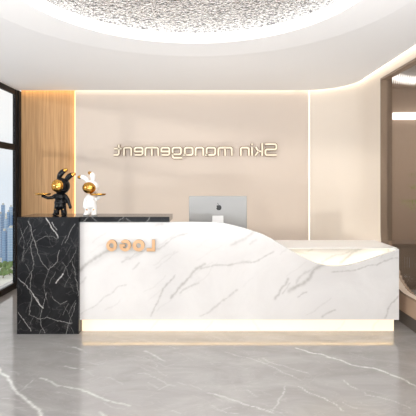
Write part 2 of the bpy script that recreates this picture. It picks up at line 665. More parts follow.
# low wall under the opening: fills below the rounded outline
bm = bmesh.new()
o2 = opening(0.024)[2:]
poly = [(YJ + 0.032, 0.157)] + [(YN - 0.032, 0.157)] + o2
prism(bm, poly, lambda u, v, w: Vector((RIGHT + w, u, v)), 0.12)
struct(obj('wall_right_sill', bm, M['tan']))
struct(obj('baseboard_right', box(RIGHT + 0.045, RIGHT + 0.12, YN - 0.03, YJ + 0.03, 0, 0.155), M['toe']))

# fluted glazing of the opening
w2 = struct(empty('window_2', (RIGHT + 0.06, 3.6, 0.4)))
def flute_bottom(y):
    r = FR
    zc = SILL + r
    if y > YJ - r:
        return zc - math.sqrt(max(r * r - (y - (YJ - r)) ** 2, 0))
    if y < YN + r:
        return zc - math.sqrt(max(r * r - (YN + r - y) ** 2, 0))
    return SILL
def flutes(y0, y1):
    bm = bmesh.new()
    pitch, per = 0.05, 10
    n = int((y1 - y0) / pitch * per)
    prev = None
    for k in range(n + 1):
        y = y0 + (y1 - y0) * k / n
        ph = ((y - y0) / pitch) % 1.0
        b = 0.0022 * abs(math.sin(PI * ph))
        zb = flute_bottom(y) + 0.002
        cur = [bm.verts.new((RIGHT + 0.060 - b, y, zb)), bm.verts.new((RIGHT + 0.060 - b, y, HEAD - 0.002)),
               bm.verts.new((RIGHT + 0.068, y, HEAD - 0.002)), bm.verts.new((RIGHT + 0.068, y, zb))]
        if prev:
            for i in range(4):
                bm.faces.new((prev[i], prev[(i + 1) % 4], cur[(i + 1) % 4], cur[i]))
        else:
            bm.faces.new(cur)
        prev = cur
    bm.faces.new(prev[::-1])
    bmesh.ops.recalc_face_normals(bm, faces=bm.faces)
    return bm
GB = 4.255
obj('fluted_pane', flutes(GB + 0.016, YJ - 0.002), M['fluted'], w2)
obj('fluted_pane', flutes(YN + 0.002, GB - 0.016), M['fluted'], w2)
gb = obj('glazing_bar', box(RIGHT + 0.035, RIGHT + 0.075, GB - 0.014, GB + 0.014, SILL, HEAD), M['white_gloss'], w2)

# the room seen through the fluted glass
SB = 6.50
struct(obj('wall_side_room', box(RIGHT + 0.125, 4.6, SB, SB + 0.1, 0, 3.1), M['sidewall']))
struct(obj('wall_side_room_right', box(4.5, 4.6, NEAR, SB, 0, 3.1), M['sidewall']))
scx, scy, sr = 3.30, 5.45, 0.97
bm = bmesh.new()
outr, innr, toplist = [], [], []
x0_, x1_, y0_, y1_ = RIGHT + 0.125, 4.5, NEAR, SB
def rect_ray(a):
    c, s = math.cos(a), math.sin(a)
    t = min(((x1_ - scx) / c) if c > 1e-9 else 1e9, ((x0_ - scx) / c) if c < -1e-9 else 1e9,
            ((y1_ - scy) / s) if s > 1e-9 else 1e9, ((y0_ - scy) / s) if s < -1e-9 else 1e9)
    return scx + c * t, scy + s * t
an = sorted(set([round(2 * PI * k / 96, 6) for k in range(96)] + [round(math.atan2(y - scy, x - scx) % (2 * PI), 6) for x in (x0_, x1_) for y in (y0_, y1_)]))
rows = []
for a in an:
    x, y = rect_ray(a)
    rows.append([bm.verts.new((x, y, 2.90)), bm.verts.new((scx + sr * math.cos(a), scy + sr * math.sin(a), 2.90)), bm.verts.new((scx + sr * math.cos(a), scy + sr * math.sin(a), 2.93))])
for i in range(len(rows)):
    a, b = rows[i], rows[(i + 1) % len(rows)]
    for k in range(2):
        bm.faces.new((a[k], b[k], b[k + 1], a[k + 1]))
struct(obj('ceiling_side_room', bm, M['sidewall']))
sl = thing('ceiling_light', 'round ceiling light with white rim seen through the fluted glass', 'ceiling light', (scx, scy, 2.94))
bm = bmesh.new()
bmesh.ops.create_circle(bm, cap_ends=True, segments=96, radius=sr - 0.03, matrix=Matrix.Translation((scx, scy, 3.02)))
obj('grey_disc', bm, plain('grey_disc_paint', (0.34, 0.32, 0.31), 0.5), sl)
bm = bmesh.new()
n_ = 96
oc = [(scx + (sr - 0.002) * math.cos(2 * PI * k / n_), scy + (sr - 0.002) * math.sin(2 * PI * k / n_)) for k in range(n_)]
ic = [(scx + (sr - 0.02) * math.cos(2 * PI * k / n_), scy + (sr - 0.02) * math.sin(2 * PI * k / n_)) for k in range(n_)]
ring_prism(bm, oc, ic, lambda u, v, w: Vector((u, v, 2.932 + w)), 0.085)
obj('light_rim', bm, glow('side_ring', (1, 0.97, 0.93), 1.3), sl)
wb = thing('wall_light', 'long white horizontal wall light glowing behind the fluted glass', 'wall light', (3.0, SB, 2.45))
zt = EYE + (CY - 113.2) * SB / F
zb = EYE + (CY - 119.6) * SB / F
obj('diffuser', box(RIGHT + 0.20, 4.1, SB - 0.05, SB - 0.002, zb, zt, bevel=0.008), M['band'], wb)
obj('end_cap', box(RIGHT + 0.185, RIGHT + 0.20, SB - 0.05, SB - 0.002, zb, zt), M['stand'], wb)
sc_ = thing('low_cabinet', 'low taupe cabinet against the rear wall behind the fluted glass', 'cabinet', (3.2, SB - 0.2, 0))
zc = EYE - (244 - CY) * (SB - 0.42) / F
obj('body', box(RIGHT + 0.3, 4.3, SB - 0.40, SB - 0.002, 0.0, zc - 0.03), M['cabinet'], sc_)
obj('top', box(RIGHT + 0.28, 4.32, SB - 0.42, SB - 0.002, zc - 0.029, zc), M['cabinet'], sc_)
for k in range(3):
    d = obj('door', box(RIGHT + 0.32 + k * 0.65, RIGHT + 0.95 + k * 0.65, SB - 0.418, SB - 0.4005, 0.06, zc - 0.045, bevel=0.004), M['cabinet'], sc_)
    obj('handle', box(RIGHT + 0.86 + k * 0.65, RIGHT + 0.88 + k * 0.65, SB - 0.43, SB - 0.4185, 0.30, 0.45), M['stand'], d)

# left window wall
w1 = struct(empty('window_1', (LEFT, 2.3, 0)))
posts = [6.195, 4.85, 3.57, 2.29, 1.01, -0.27, -1.55]
bm = bmesh.new()
add_box(bm, LEFT - 0.03, LEFT + 0.005, NEAR, 6.14, CEIL - 0.07, CEIL)
add_box(bm, LEFT - 0.03, LEFT + 0.005, NEAR, 6.14, 0, 0.085)
obj('window_frame', bm, M['frame'], w1)
for i, y in enumerate(posts):
    hw = 0.055 if i == 0 else 0.035
    bm = box(LEFT - 0.032, LEFT + (0.012 if i == 0 else 0.008), y - hw, y + (0.15 if i == 0 else hw), 0.0, CEIL)
    if i == 0:
        add_box(bm, LEFT + 0.0, LEFT + 0.027, y + 0.01, y + 0.15, 0.0, CEIL)
    obj('window_post', bm, M['frame'], w1)
obj('shadow_fin', box(LEFT - 0.30, LEFT - 0.26, 5.76, 5.90, -0.2, 3.0), M['frame'], w1)  # unseen blocker added outside to cast a shade band on the oak panel
ZM = 1.985
for a, b in zip(posts[1:], posts[:-1]):
    h0 = b - (0.055 if b > 6 else 0.035)
    obj('window_rail', box(LEFT - 0.03, LEFT + 0.003, a + 0.036, h0 - 0.001, ZM - 0.04, ZM + 0.045), M['frame'], w1)
    obj('glass_pane', box(LEFT - 0.016, LEFT - 0.010, a + 0.036, h0 - 0.001, 0.086, ZM - 0.041), M['glass'], w1)
    obj('glass_pane', box(LEFT - 0.016, LEFT - 0.010, a + 0.036, h0 - 0.001, ZM + 0.046, CEIL - 0.076), M['glass'], w1)

# strips of light: cove above the back and right wall, grooves between the panels
def strip(name, bm, mat, label, cat='strip light', group=None):
    o = obj(name, bm, mat)
    tag(o, label, cat, group)
    return o
strip('cove_light', box(PX0, 1.30, BACK - GAP + 0.002, BACK - 0.002, CEIL + 0.02, CEIL + 0.04), M['cove'], 'straight cream light line in the ceiling gap above the beige sign wall')
bm = bmesh.new()
ri, ro = CR - GAP + 0.002, CR - 0.002
ci, co = [], []
for k in range(25):
    a = PI / 2 - k / 24 * PI / 2
    ci.append((RIGHT - CR + ri * math.cos(a), BACK - CR + ri * math.sin(a)))
    co.append((RIGHT - CR + ro * math.cos(a), BACK - CR + ro * math.sin(a)))
ci.append((RIGHT - GAP + 0.002, NEAR))
co.append((RIGHT - 0.002, NEAR))
prism(bm, ci + co[::-1], lambda u, v, w: Vector((u, v, CEIL + 0.02 + w)), 0.02)
strip('cove_light', bm, M['cove'], 'bright white light line curving along the ceiling edge above the right wall')
strip('cove_light', box(-2.64, PX0 - 0.03, BACK - GAP + 0.002, BACK + 0.033, CEIL + 0.02, CEIL + 0.04), M['wood_cove'], 'short amber light line in the ceiling gap above the oak panel')
strip('groove_light', box(PX0 - 0.006, PX0 - 0.0005, BACK + 0.003, BACK + 0.034, 0, CEIL), M['wood_led'], 'amber vertical light strip between the oak panel and beige wall')
strip('groove_light', box(1.4845, 1.4985, BACK + 0.02, BACK + 0.04, 0, 2.95), M['wall_led'], 'pale vertical light strip in the groove right of the sign wall')

# ------------------------------------------------------------------ reception desk
FY = 4.35                     # front plane of the white marble panel
PPM = F / FY
def fx(px):
    return (px - CX) / PPM
def fz(py):
    return EYE - (py - CY) / PPM
DX0, DX1 = fx(80), fx(399)
desk = thing('reception_desk', 'long white marble reception desk with wavy top edge and glowing base', 'reception desk', (0.35, FY + 0.3, 0))
top_px = [(80, 222), (120, 222), (170, 222), (205, 222.2), (222, 223), (232, 225), (242, 227.5), (252, 230.5), (261, 233.5), (270, 238), (282, 245),
          (291, 250.5), (303, 257), (313, 261.5), (323, 264.8), (335, 266.3), (347, 265.5), (360, 262.4), (375, 257.5), (387, 253.2), (399, 249)]
tpx = np.array([fx(p[0]) for p in top_px])
tpz = np.array([fz(p[1]) for p in top_px])
def smooth_interp(x, X, Y):
    # cubic hermite through the measured points
    m = np.gradient(Y, X)
    i = np.clip(np.searchsorted(X, x) - 1, 0, len(X) - 2)
    h = X[i + 1] - X[i]
    t = (x - X[i]) / h
    return ((2 * t ** 3 - 3 * t ** 2 + 1) * Y[i] + (t ** 3 - 2 * t ** 2 + t) * h * m[i] + (-2 * t ** 3 + 3 * t ** 2) * Y[i + 1] + (t ** 3 - t ** 2) * h * m[i + 1])
PZ0 = fz(319.8)
gx = np.linspace(DX0, DX1, 420)
gt = smooth_interp(gx, tpx, tpz)
nz = 110
tt = np.linspace(0, 1, nz)
Ux = np.repeat(gx[None, :], nz, 0)
Vz = PZ0 + (gt[None, :] - PZ0) * tt[:, None]
cv = []
def cl(pts, w, s):
    cv.append((px_line(pts, FY), w, s))
cl([(79, 271), (87, 264), (96, 257), (109, 250)], 0.014, 0.62)
cl([(86, 265), (98, 261), (112, 249)], 0.020, 0.18)
cl([(122, 262), (137, 253), (159, 249), (188, 233)], 0.008, 0.40)
cl([(126, 258), (133, 257), (142, 252)], 0.012, 0.3)
cl([(133, 269), (139, 263)], 0.008, 0.4)
cl([(81, 314), (104, 297), (126, 285)], 0.006, 0.35)
cl([(80, 284), (86, 277)], 0.007, 0.3)
cl([(151, 316), (161, 294), (175, 275)], 0.007, 0.55)
cl([(171, 298), (180, 287), (190, 277), (196, 269), (205, 264)], 0.011, 0.60)
cl([(180, 293), (191, 286), (199, 283)], 0.008, 0.42)
cl([(196, 269), (208, 267), (220, 265), (245, 262), (257, 261), (274, 251)], 0.007, 0.50)
cl([(240, 263), (250, 262)], 0.012, 0.4)
cl([(200, 316), (220, 303), (237, 290)], 0.008, 0.40)
cl([(231, 245), (245, 239), (254, 231)], 0.013, 0.36)
cl([(275, 299), (281, 289), (288, 279)], 0.009, 0.60)
cl([(282, 294), (290, 283)], 0.006, 0.4)
cl([(289, 291), (303, 284), (315, 269), (326, 264)], 0.016, 0.58)
cl([(296, 284), (308, 272), (318, 266)], 0.010, 0.35)
cl([(332, 272), (346, 271), (356, 270), (377, 265), (398, 258)], 0.006, 0.48)
cl([(298, 297), (307, 292)], 0.007, 0.45)
cl([(322, 317), (328, 313), (335, 310)], 0.008, 0.45)
cl([(385, 318), (389, 307), (398, 296)], 0.007, 0.55)
cl([(250, 244), (256, 240)], 0.009, 0.25)
cl([(150, 229), (162, 224)], 0.012, 0.28)
cl([(105, 310), (120, 300)], 0.006, 0.2)
for _ in range(26):
    px, py = rng.uniform(84, 390), rng.uniform(232, 316)
    ln = rng.uniform(8, 26)
    cl([(px, py), (px + ln * 0.5, py - ln * rng.uniform(0.2, 0.5)), (px + ln, py - ln * rng.uniform(0.5, 0.9))], 0.006, rng.uniform(0.06, 0.2))
vals = vein_values(Ux, Vz, cv)
def sheet(name, Ux, Vz, y0, thick, mat, parent, vals, tilt=0.0):
    """upright slab whose front face is a fine grid carrying veins"""
    nz, nx = Ux.shape
    N = nx * nz
    zmin = Vz.min()
    f = np.stack((Ux.ravel(), np.full(N, y0) + tilt * (Vz.ravel() - zmin), Vz.ravel()), -1)
    b = f + np.array((0, thick, 0))
    verts = np.concatenate((f, b)) - np.array(origin_of(parent))
    ii = np.arange(N).reshape(nz, nx)
    q = lambda a, b_, c, d: np.stack((a.ravel(), b_.ravel(), c.ravel(), d.ravel()), -1)
    F1 = q(ii[:-1, :-1], ii[:-1, 1:], ii[1:, 1:], ii[1:, :-1])
    F2 = q(ii[:-1, :-1] + N, ii[1:, :-1] + N, ii[1:, 1:] + N, ii[:-1, 1:] + N)
    T = q(ii[-1, :-1], ii[-1, 1:], ii[-1, 1:] + N, ii[-1, :-1] + N)
    B = q(ii[0, :-1], ii[0, :-1] + N, ii[0, 1:] + N, ii[0, 1:])
    L = q(ii[:-1, 0], ii[1:, 0], ii[1:, 0] + N, ii[:-1, 0] + N)
    R = q(ii[:-1, -1], ii[:-1, -1] + N, ii[1:, -1] + N, ii[1:, -1])
    me = bpy.data.meshes.new(name)
    me.from_pydata(verts.tolist(), [], np.concatenate((F1, F2, T, B, L, R)).tolist())
    me.materials.append(mat)
    o = bpy.data.objects.new(name, me)
    o.parent = parent
    col.objects.link(o)
    set_veins(o, vals.ravel())
    return o
PT = 0.035
sheet('front_panel', Ux, Vz, FY, PT, M['white_marble'], desk, vals)
# plinth
PY = 4.40
gx2 = np.linspace(DX0 + 0.005, fx(399) - 0.03, 260)
U2, V2 = np.meshgrid(gx2, np.linspace(0.0, PZ0 - 0.004, 12))
pv = []
for a, b in (((335, 331), (345, 320)), ((372, 331), (379, 319)), ((150, 331), (160, 319)), ((260, 331), (252, 319)), ((205, 330), (214, 319))):
    pv.append((px_line([a, b], PY), 0.008, 0.35))
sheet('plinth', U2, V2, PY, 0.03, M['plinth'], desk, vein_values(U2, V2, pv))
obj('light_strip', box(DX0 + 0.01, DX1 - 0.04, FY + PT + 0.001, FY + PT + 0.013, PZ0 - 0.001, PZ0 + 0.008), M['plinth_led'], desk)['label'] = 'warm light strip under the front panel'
# carcass: right end, left end, worktop, low top, inner scoop panel
ZT = 0.840
obj('end_panel', box(DX1 - 0.035, DX1, FY + PT + 0.001, 4.97, PZ0, ZT - 0.013), M['white_solid'], desk)
obj('end_panel', box(DX0 + 0.002, DX0 + 0.035, 4.434, 4.97, 0.0, 1.05), M['white_solid'], desk)
obj('worktop', box(DX0 + 0.036, 0.60, FY + PT + 0.001, 4.97, 0.745, 0.775), M['white_solid'], desk)
obj('low_top', box(0.605, DX1, FY + PT + 0.002, 4.97, ZT - 0.012, ZT, bevel=0.003), M['white_solid'], desk)
obj('modesty_panel', box(0.57, 0.60, 4.434, 4.96, 0.0, 0.744), M['white_solid'], desk)
sx0, sx1 = 0.66, DX1 - 0.04
U3, V3 = np.meshgrid(np.linspace(sx0, sx1, 200), np.linspace(0.42, ZT - 0.013, 60))
sv = [(px_line([(340, 263), (348, 257), (362, 248)], FY + 0.15), 0.012, 0.6), (px_line([(322, 262), (336, 255), (352, 250)], FY + 0.15), 0.009, 0.35),
      (px_line([(306, 251), (320, 247)], FY + 0.15), 0.008, 0.3)]
sheet('scoop_panel', U3, V3, 4.50, 0.02, M['white_marble'], desk, vein_values(U3, V3, sv))
lip = [(x, smooth_interp(np.array([x]), tpx, tpz)[0]) for x in np.linspace(0.88, DX1 - 0.06, 60)]
bm = bmesh.new()
add_tube(bm, [(x, FY + PT + 0.012, z - 0.022) for x, z in lip], 0.008, 8)
obj('light_strip', bm, M['scoop_led'], desk, True)['label'] = 'cream light strip behind the curved scoop'

# LOGO letters on the desk front, mirrored as in the photo
LZ0, LZ1 = fz(251), fz(239.3)
def put_letter(poly_outer, poly_inner, y_front, depth, name, parent):
    """flat letter facing -Y: front face light, sides dark"""
    bm = bmesh.new()
    lift = lambda u, v, w: Vector((u, y_front + w, v))
    if poly_inner:
        ring_prism(bm, poly_outer, poly_inner, lift, depth)
    else:
        prism(bm, poly_outer, lift, depth)
    bm.normal_update()
    for f in bm.faces:
        f.material_index = 0 if abs(f.normal.y) > 0.9 else 1
    return obj(name, bm, [M['logo_face'], M['logo_side']], parent)
def oval(cx, cz, rx, rz, n=40):
    return [(cx + rx * math.cos(2 * PI * k / n), cz + rz * math.sin(2 * PI * k / n)) for k in range(n)]
LD = 0.030
zc_, rz_ = (LZ0 + LZ1) / 2, (LZ1 - LZ0) / 2
for pxa, pxb in ((107, 117.3), (133, 145)):
    c_, r_ = fx((pxa + pxb) / 2), (fx(pxb) - fx(pxa)) / 2
    put_letter(oval(c_, zc_, r_, rz_), oval(c_, zc_, r_ * 0.42, rz_ * 0.42), FY - LD, LD - 0.0005, 'logo_letter', desk)
# G, mirrored: ring open to the left with a tongue
c_, r_ = fx(125.7), (fx(131.5) - fx(120)) / 2
a0, a1 = math.radians(-180 + 0), math.radians(140)
arc_o = [(c_ + r_ * math.cos(a), zc_ + rz_ * math.sin(a)) for a in [a0 + (a1 - a0) * k / 40 for k in range(41)]]
arc_i = [(c_ + r_ * 0.46 * math.cos(a), zc_ + rz_ * 0.46 * math.sin(a)) for a in [a0 + 0.5 + (a1 - a0 - 0.5) * k / 40 for k in range(41)]]
poly = [(c_ - r_, zc_ + 0.012), (c_ - r_, zc_ - 0.004)] + arc_o[1:] + arc_i[::-1] + [(c_ - r_ * 0.42, zc_ - 0.010), (c_ - r_ * 0.05, zc_ - 0.010), (c_ - r_ * 0.05, zc_ + 0.012)]
put_letter(poly, None, FY - LD, LD - 0.0005, 'logo_letter', desk)
l0, l1 = fx(147), fx(155.3)
put_letter([(l0, LZ0), (l1, LZ0), (l1, LZ1), (l1 - 0.030, LZ1), (l1 - 0.030, LZ0 + 0.031), (l0, LZ0 + 0.031)], None, FY - LD, LD - 0.0005, 'logo_letter', desk)

# ------------------------------------------------------------------ black marble pedestal with its ledge
ped = thing('black_marble_pedestal', 'tall black marble block with white veins at the left end of the desk', 'pedestal', (-1.55, 4.5, 0))
KY = 4.31
kx0, kx1 = (17 - CX) * KY / F, (79 - CX) * KY / F
KZ = EYE - (217 - CY) * KY / F
Uk, Vk = np.meshgrid(np.linspace(kx0, kx1 - 0.002, 250), np.linspace(0, KZ, 440))
kv = []
def kl(pts, w, s):
    kv.append((px_line(pts, KY), w * 0.5, min(1.0, s * 1.0)))
kl([(28, 221), (34, 240), (36, 247)], 0.004, 0.6)
kl([(46, 218), (51, 226), (58, 238)], 0.007, 0.95)
kl([(52, 222), (57, 230)], 0.006, 0.7)
kl([(33, 238), (32, 255), (31, 272), (30, 290), (29, 315)], 0.0035, 0.5)
kl([(18, 278), (25, 284), (31, 291), (38, 300), (43, 308)], 0.004, 0.75)
kl([(33, 294), (43, 308)], 0.006, 0.9)
kl([(36, 247), (42, 262), (48, 270), (57, 262), (60, 250)], 0.0035, 0.5)
kl([(18, 312), (25, 322), (31, 331)], 0.004, 0.7)
kl([(45, 333), (40, 318), (44, 303), (47, 292)], 0.0035, 0.45)
kl([(56, 283), (63, 274)], 0.008, 1.0)
kl([(72, 261), (75, 278), (78, 296)], 0.0035, 0.45)
kl([(65, 243), (70, 232), (75, 224)], 0.004, 0.5)
kl([(76, 303), (70, 320), (66, 334)], 0.0035, 0.4)
kl([(47, 317), (58, 321), (72, 323)], 0.004, 0.55)
kl([(34, 241), (46, 236), (57, 239)], 0.003, 0.35)
kl([(48, 270), (44, 285), (47, 300)], 0.003, 0.35)
kl([(63, 274), (70, 262), (76, 250)], 0.003, 0.35)
kl([(20, 228), (24, 245), (22, 262)], 0.003, 0.35)
kl([(52, 296), (60, 304), (67, 301)], 0.004, 0.4)
kl([(30, 315), (40, 319), (47, 317)], 0.003, 0.4)
for _ in range(22):
    px, py = rng.uniform(18, 76), rng.uniform(220, 330)
    ln = rng.uniform(6, 20)
    s_ = rng.choice((-1, 1))
    kl([(px, py), (px + ln * 0.3 * s_, py + ln * 0.5), (px + ln * 0.5 * s_, py + ln)], 0.003, rng.uniform(0.1, 0.35))
sheet('column', Uk, Vk, KY, 4.78 - KY, M['black_marble'], ped, vein_values(Uk, Vk, kv))
LY = 4.335
lx1 = (169.5 - CX) * LY / F
Ul, Vl = np.meshgrid(np.linspace(kx1, lx1, 160), np.linspace(1.103, KZ, 8))
lv = [(px_line(p, LY), 0.003, 0.35) for p in ([(92, 217), (97, 222)], [(118, 222), (124, 217)], [(126, 218), (131, 222)], [(146, 222), (150, 217)], [(83, 222), (88, 217)])]
sheet('ledge', Ul, Vl, LY, 4.76 - LY, M['black_marble'], ped, vein_values(Ul, Vl, lv))

# ------------------------------------------------------------------ computer seen from behind
CYM = 4.74
def cx_(px):
    return (px - CX) * CYM / F
def cz_(py):
    return EYE - (py - CY) * CYM / F
comp = thing('desktop_computer', 'silver desktop computer seen from behind on the reception desk', 'computer', (cx_(218), CYM + 0.05, 0.775))
x0, x1, zt = cx_(189), cx_(247), cz_(196)
zb = zt - 0.44
hs = obj('housing', box(x0, x1, CYM, CYM + 0.022, zb, zt, bevel=0.006), M['silver'], comp)
obj('screen', box(x0 + 0.012, x1 - 0.012, CYM + 0.0222, CYM + 0.025, zb + 0.09, zt - 0.012), M['screen'], hs)
# fruit-shaped mark, flat on the back of the housing
bm = bmesh.new()
ax, az, ar = cx_(218.8), cz_(207.6), 0.030
pts = []
for k in range(48):
    a = 2 * PI * k / 48
    r = ar * (1.0 - 0.16 * math.exp(-((((a - PI / 2 + PI) % (2 * PI)) - PI) / 0.33) ** 2) - 0.09 * math.exp(-((((a + PI / 2 + PI) % (2 * PI)) - PI) / 0.30) ** 2))
    x, z = r * math.cos(a) * 0.97, r * math.sin(a)
    bx, bz, br = -ar * 1.18, ar * 0.12, ar * 0.48      # the bite
    d = math.hypot(x - bx, z - bz)
    if d < br:
        x, z = bx + (x - bx) / d * br, bz + (z - bz) / d * br
    pts.append((ax + x, az + z))
prism(bm, pts, lambda u, v, w: Vector((u, CYM - 0.0025 + w, v)), 0.002)
leaf = []
for k in range(13):
    t = k / 12
    leaf.append((ax + 0.0 - 0.018 * t, az + ar * 0.98 + 0.019 * t + 0.007 * math.sin(PI * t)))
for k in range(1, 12):
    t = 1 - k / 12
    leaf.append((ax + 0.0 - 0.018 * t + 0.004 * math.sin(PI * t), az + ar * 0.98 + 0.019 * t - 0.007 * math.sin(PI * t)))
prism(bm, leaf, lambda u, v, w: Vector((u, CYM - 0.0025 + w, v)), 0.002)
obj('apple_mark', bm, M['black_mark'], hs)
# stand: bent neck and foot
sx_a, sx_b = cx_(212.3), cx_(223.3)
zn = cz_(215.6)
prof = [(CYM - 0.003, zn), (CYM - 0.012, zn), (CYM - 0.05, 0.95), (CYM - 0.055, 0.790), (CYM + 0.13, 0.784), (CYM + 0.13, 0.775),
        (CYM - 0.065, 0.775), (CYM - 0.062, 0.95), (CYM - 0.022, zn + 0.012), (CYM - 0.003, zn + 0.012)]
prof = [(CYM - 0.003, zn - 0.06), (CYM - 0.012, zn - 0.07), (CYM - 0.055, 0.95), (CYM - 0.055, 0.786), (CYM + 0.12, 0.783), (CYM + 0.12, 0.7755),
        (CYM - 0.066, 0.7755), (CYM - 0.066, 0.96), (CYM - 0.024, zn), (CYM - 0.003, zn)]
bm = bmesh.new()
prism(bm, prof, lambda u, v, w: Vector((sx_a + w, u, v)), sx_b - sx_a)
obj('stand', bm, M['stand'], comp)

# ------------------------------------------------------------------ wall sign: mirrored letters made of squared strokes
SY = BACK - 0.038
SP = F / SY
sign = thing('wall_sign', 'mirrored cream lettering with bronze sides and shadow rim mounted on the beige wall', 'sign', (-0.13, BACK, 2.0))
def sgn(px, py):
    return ((px - CX) / SP, EYE - (py - CY) / SP)
TH = 0.0265
def stroke_letter(strokes):
    body = ribbons(strokes, TH + 0.014, SY, 0.030, [M['letter_side_shadow']], 'letter', sign)  # body wider than the face: dark rim stands for side and cast shadow
    ribbons(strokes, TH, SY - 0.002, 0.0018, [M['letter_face']], 'letter_face', body)

def ribbons(strokes, th, y_front, depth, mats, name, parent):
    """strokes: polylines in picture pixels; each becomes a mitred ribbon, extruded"""
    bm = bmesh.new()
    for line in strokes:
        pts = [Vector(sgn(*p)) for p in line]
        closed = len(line) > 3 and line[0] == line[-1]
        if closed:
            pts = pts[:-1]
        n = len(pts)
        lft, rgt = [], []
        for i in range(n):
            if closed:
                a, b = pts[i - 1], pts[(i + 1) % n]
                d0, d1 = (pts[i] - a).normalized(), (b - pts[i]).normalized()
            else:
                d0 = (pts[i] - pts[i - 1]).normalized() if i > 0 else (pts[1] - pts[0]).normalized()
                d1 = (pts[i + 1] - pts[i]).normalized() if i < n - 1 else d0
            n0, n1 = Vector((-d0.y, d0.x)), Vector((-d1.y, d1.x))
            mt = (n0 + n1).normalized()
            k = th / 2 / max(mt.dot(n0), 0.4)
            lft.append(pts[i] + mt * k)
            rgt.append(pts[i] - mt * k)
        lift = lambda u, v, w: Vector((u, y_front + w, v))
        if closed:
            ring_prism(bm, [tuple(p) for p in lft], [tuple(p) for p in rgt], lift, depth)
        else:
            for i in range(n - 1):
                prism(bm, [tuple(lft[i]), tuple(lft[i + 1]), tuple(rgt[i + 1]), tuple(rgt[i])], lift, depth)
    return obj(name, bm, mats, parent)
XT, XB = 147.6, 154.9       # centre lines of the x-height and the base line
def cham(x0, y0, x1, y1, c=1.2):
    return [(x0 + c, y0), (x1 - c, y0), (x1, y0 + c), (x1, y1 - c), (x1 - c, y1), (x0 + c, y1), (x0, y1 - c), (x0, y0 + c), (x0 + c, y0)]
def l_n(x0, x1):
    stroke_letter([[(x0, XB + 0.9), (x0, XT + 1.2), (x0 + 1.2, XT), (x1 - 1.2, XT), (x1, XT + 1.2), (x1, XB + 0.9)]])
def l_m(x0, x1):
    xm = (x0 + x1) / 2
    stroke_letter([[(x0, XB + 0.9), (x0, XT + 1.2), (x0 + 1.2, XT), (x1 - 1.2, XT), (x1, XT + 1.2), (x1, XB + 0.9)], [(xm, XB + 0.9), (xm, XT + 0.5)]])
def l_e(x0, x1):
    ym = 151.5
    stroke_letter([[(x1 - 1.2, XB), (x1, XB - 1.2), (x1, XT + 1.2), (x1 - 1.2, XT), (x0 + 1.2, XT), (x0, XT + 1.2), (x0, ym - 0.2), (x0 + 0.4, ym), (x1 - 0.9, ym)], [(x0 + 0.2, XB), (x1 - 1.0, XB)]])
def l_a(x0, x1):
    stroke_letter([cham(x0, XT, x1, XB), [(x0 - 1.6, XB + 0.1), (x0 + 1.4, XB + 0.1)]])
stroke_letter([[(118.8, 144.6), (118.8, XB - 1.2), (117.6, XB), (113.6, XB)], [(114.2, 148.6), (121.6, 148.6)]])      # t
l_n(124.0, 131.2)
l_e(134.6, 142.6)
l_m(145.4, 158.2)
l_e(161.4, 169.4)
stroke_letter([cham(172.6, XT, 181.0, XB - 0.6), [(172.6, XB - 2.0), (172.6, 156.6), (173.8, 157.8), (182.0, 157.8)]])   # g
l_a(184.8, 192.6)
l_n(195.6, 203.2)
l_a(206.6, 215.2)
l_m(218.4, 231.8)
l_n(240.8, 248.8)
stroke_letter([[(252.0, 147.0), (252.0, XB + 0.9)], [(252.0, 143.6), (252.0, 145.3)]])                                   # i
stroke_letter([[(262.2, 143.2), (262.2, XB + 0.9)], [(261.8, 151.2), (258.6, 151.2), (255.6, 147.0)], [(258.6, 151.2), (255.0, XB + 0.9)]])   # k
stroke_letter([[(265.2, 144.2), (275.2, 144.2), (276.4, 145.4), (276.4, 148.2), (275.2, 149.4), (266.6, 149.4), (265.4, 150.6), (265.4, 153.9), (266.6, 155.0), (276.6, 155.0)]])  # S

# ------------------------------------------------------------------ rabbit butler figures
RY = 4.50
RP = F / RY
def rp(px, py, dy=0.0):
    return Vector(((px - CX) / RP, RY + dy, EYE - (py - CY) / RP))
def r_(px):
    return px / RP
def between(p, q, t):
    return p.lerp(q, t)

